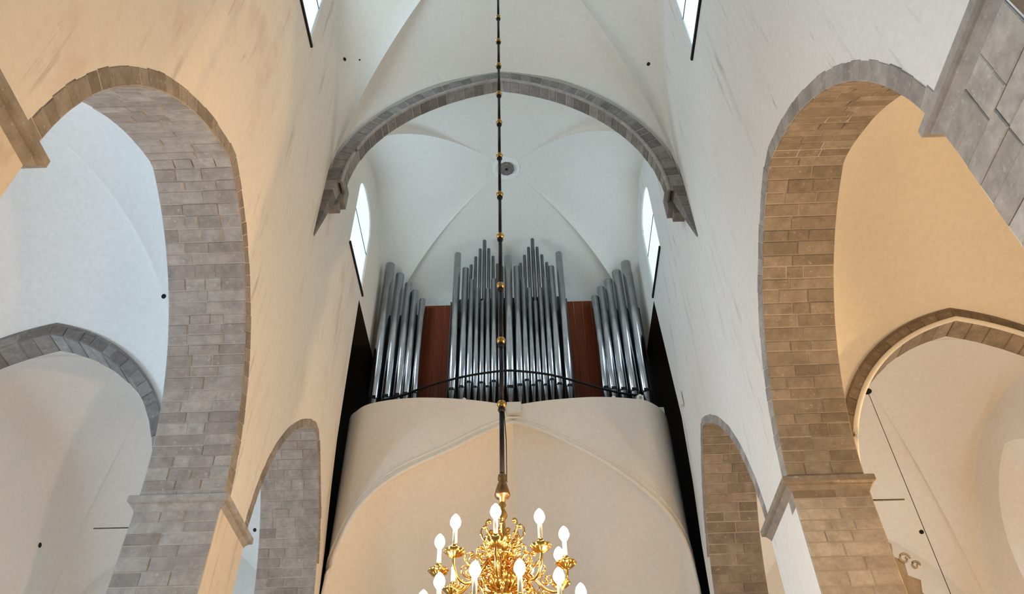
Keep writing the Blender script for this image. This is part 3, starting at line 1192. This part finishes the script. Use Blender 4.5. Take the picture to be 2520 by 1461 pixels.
# unseen lamps added on the right outer wall to warm the left nave wall
for y, ty, pw, lab in ((4.0, 3.0, 700, 'added black fill light on the right outer wall between the first two windows'), (12.7, 12.0, 700, 'added black fill light on the right outer wall below the aisle arch')):
    fl = empty('fill_lamp', (12.1, y, 4.0), lab, 'fill_lamp', 'added aisle fill lights')
    mb = MB()
    mb.box(12.0, 12.26, y - 0.2, y + 0.2, 3.85, 4.15)
    setparent(mb.build('housing', 'black'), fl)
    mb = MB()
    mb.box(12.26, 12.4, y - 0.04, y + 0.04, 3.95, 4.05)
    setparent(mb.build('bracket', 'iron'), fl)
    mb = MB()
    mb.box(11.985, 12.0, y - 0.17, y + 0.17, 3.88, 4.12)
    setparent(mb.build('lens', 'lamp_glow'), fl)
    light('fill_beam', 'SPOT', (11.9, y, 4.05), pw * 5.4, FILL, 0.25, (-17, ty - y, 8.5), spot=math.radians(75))

# ------------------------------------------------------------------ small things on walls and vaults
def disc(name, c, nrm, r, mat, parent, depth=0.03, k=16, ecc=1.0):
    nrm = Vector(nrm).normalized()
    a = nrm.orthogonal().normalized()
    b = nrm.cross(a)
    c = Vector(c)
    vs = [c + (a * math.cos(2 * PI * j / k) + b * math.sin(2 * PI * j / k) * ecc) * r - nrm * 0.02 for j in range(k)]
    vs += [v + nrm * (depth + 0.02) for v in vs]
    fs = [tuple(range(k, 2 * k))] + [(j, (j + 1) % k, k + (j + 1) % k, k + j) for j in range(k)]
    return link(name, vs, fs, mat, parent)


D = bpy.data.objects
org_bay, nav, al1, al2, ar2 = D['ceiling_organ_bay'], D['ceiling_nave'], D['ceiling_aisle_left'], D['ceiling_aisle_left.001'], D['ceiling_aisle_right.001']
disc('boss_plaster', (-0.35, 17.29, 25.0), (0, 0, -1), 0.5, 'aisle', org_bay, 0.03, 20)
bs = disc('vault_boss', (-0.33, 17.29, 24.97), (0, 0, -1), 0.28, 'stone_d', org_bay, 0.07, 10)
bs['label'] = 'grey stone vault boss with a small hole'
disc('boss_hole', (-0.33, 17.29, 24.90), (0, 0, -1), 0.05, 'black', bs, 0.005, 10)
for c, n_, r, par in (((-4.93, 11.77, 23.09), (0.77, -0.49, -0.42), 0.055, nav), ((-4.53, 11.91, 23.27), (0.34, -0.72, -0.6), 0.025, nav), ((3.96, 11.99, 22.6), (-0.6, -0.61, -0.51), 0.055, nav),
                      ((-7.28, 11.47, 13.14), (-0.12, -0.86, -0.49), 0.05, al1), ((-13.5, 20.22, 12.34), (1, -0.05, 0), 0.07, al2), ((-7.91, 21.1, 13.09), (-0.32, -0.75, -0.58), 0.055, al2),
                      ((9.59, 18.0, 15.08), (-0.1, -0.18, -0.98), 0.11, ar2), ((11.2, 21.22, 12.49), (-0.34, -0.8, -0.5), 0.06, ar2)):
    disc('vent_hole', c, n_, r, 'black', par, 0.012, 14)
# iron tie stubs on the aisle side of the piers
mb = MB()
mb.tube([(XLA + 0.02, 13.0, 8.79), (-7.82, 13.0, 8.8)], 0.011, 6)
tag(mb.build('tie_rod', 'iron'), 'thin iron rod sticking out of the left pier into the aisle', 'rod', 'iron tie rods')
mb = MB()
mb.tube([(XRA - 0.02, 12.9, 9.1), (XRA + 0.05, 12.9, 9.0), (XRA + 0.09, 12.9, 8.86), (6.74, 12.9, 8.85)], [0.03, 0.03, 0.018, 0.013], 6)
tag(mb.build('tie_rod', 'iron'), 'thin iron rod sticking out of the right pier into the aisle', 'rod', 'iron tie rods')
# white loudspeaker on the right nave wall
sp = empty('wall_speaker', (XR, 17.6, 14.5), 'small white column speaker on the right nave wall beside the gallery', 'speaker')
mb = MB()
mb.box(XR - 0.1, XR - 0.02, 17.54, 17.66, 14.5, 14.95)
setparent(mb.build('speaker_body', 'white'), sp)
mb = MB()
mb.box(XR - 0.02, XR, 17.58, 17.62, 14.65, 14.8)
setparent(mb.build('speaker_bracket', 'iron'), sp)
mb = MB()
mb.box(XR - 0.104, XR - 0.1, 17.56, 17.64, 14.53, 14.92)
setparent(mb.build('speaker_grille', 'candle'), sp)
# white camera box on the edge of the gallery
cb = empty('camera_box', (3.32, 18.34, GZ), 'small white box standing on the right edge of the organ gallery', 'camera')
mb = MB()
mb.box(3.24, 3.42, 18.28, 18.42, GZ, GZ + 0.2)
mb.box(3.29, 3.37, 18.30, 18.40, GZ + 0.2, GZ + 0.25)
setparent(mb.build('camera_body', 'white'), cb)
mb = MB()
mb.lathe([(0.045, 0.0), (0.045, 0.03), (0.03, 0.035)], (0, 0, 0), 12)
o = mb.build('camera_lens', 'stone', None)
o.rotation_euler = (PI / 2, 0, 0)
o.location = Vector((3.33, 18.285, GZ + 0.11)) - cb.location
o.parent = cb
for x, lab in ((2.55, 'small white lump on the gallery edge before the right pipes'), (-1.65, 'tiny white lump on the gallery edge before the middle pipes')):
    mb = MB()
    mb.box(x - 0.05, x + 0.05, gfront(x) + 0.02, gfront(x) + 0.1, GZ, GZ + 0.05)
    mb.box(x - 0.03, x + 0.02, gfront(x) + 0.03, gfront(x) + 0.09, GZ + 0.05, GZ + 0.08)
    tag(mb.build('cable_clip', 'white'), lab, 'clip')

# carved memorial on the aisle face of the right pier
me_ = empty('memorial_tablet', (XRA, 12.35, 6.0), 'grey carved memorial with black and white beads on the right pier', 'memorial')
out = [(0.0, 5.6), (0.75, 5.6), (0.72, 6.2), (0.56, 6.45), (0.62, 6.75), (0.5, 6.9), (0.55, 7.1), (0.38, 7.18), (0.4, 7.42), (0.26, 7.5), (0.3, 7.72), (0.14, 7.85), (0.1, 8.0), (0.0, 8.05)]
vs = [(XRA + 0.01 + a, y, z) for y in (12.3, 12.42) for a, z in out]
nn_ = len(out)
setparent(link('carved_plate', vs, [tuple(range(nn_)), tuple(range(nn_, 2 * nn_))[::-1]] + [(i, (i + 1) % nn_, nn_ + (i + 1) % nn_, nn_ + i) for i in range(nn_)], 'stone'), me_)
for cx, cz, rr in ((0.42, 7.45, 0.1), (0.56, 7.33, 0.08)):
    mb = MB()
    mb.tube([(XRA + cx + rr * (1 - k / 22) * math.cos(k * 0.45), 12.28, cz + rr * (1 - k / 22) * math.sin(k * 0.45)) for k in range(17)], 0.02, 6)
    setparent(mb.build('scroll', 'stone', None, True), me_)
for i in range(11):
    mb = MB()
    mb.ball((0, 0, 0), 0.05, 12)
    b = mb.build('bead', 'black' if i % 2 else 'candle', me_, True)
    b.location = Vector((XRA + 0.1 + 0.012 * i, 12.2, 7.3 - 0.095 * i)) - me_.location
mb = MB()
mb.tube([(XRA + 0.08, 12.2, 7.35), (XRA + 0.03, 12.2, 7.7), (XRA + 0.03, 12.22, 7.9)], [0.04, 0.025, 0.01], 8)
setparent(mb.build('finial', 'candle', None, True), me_)
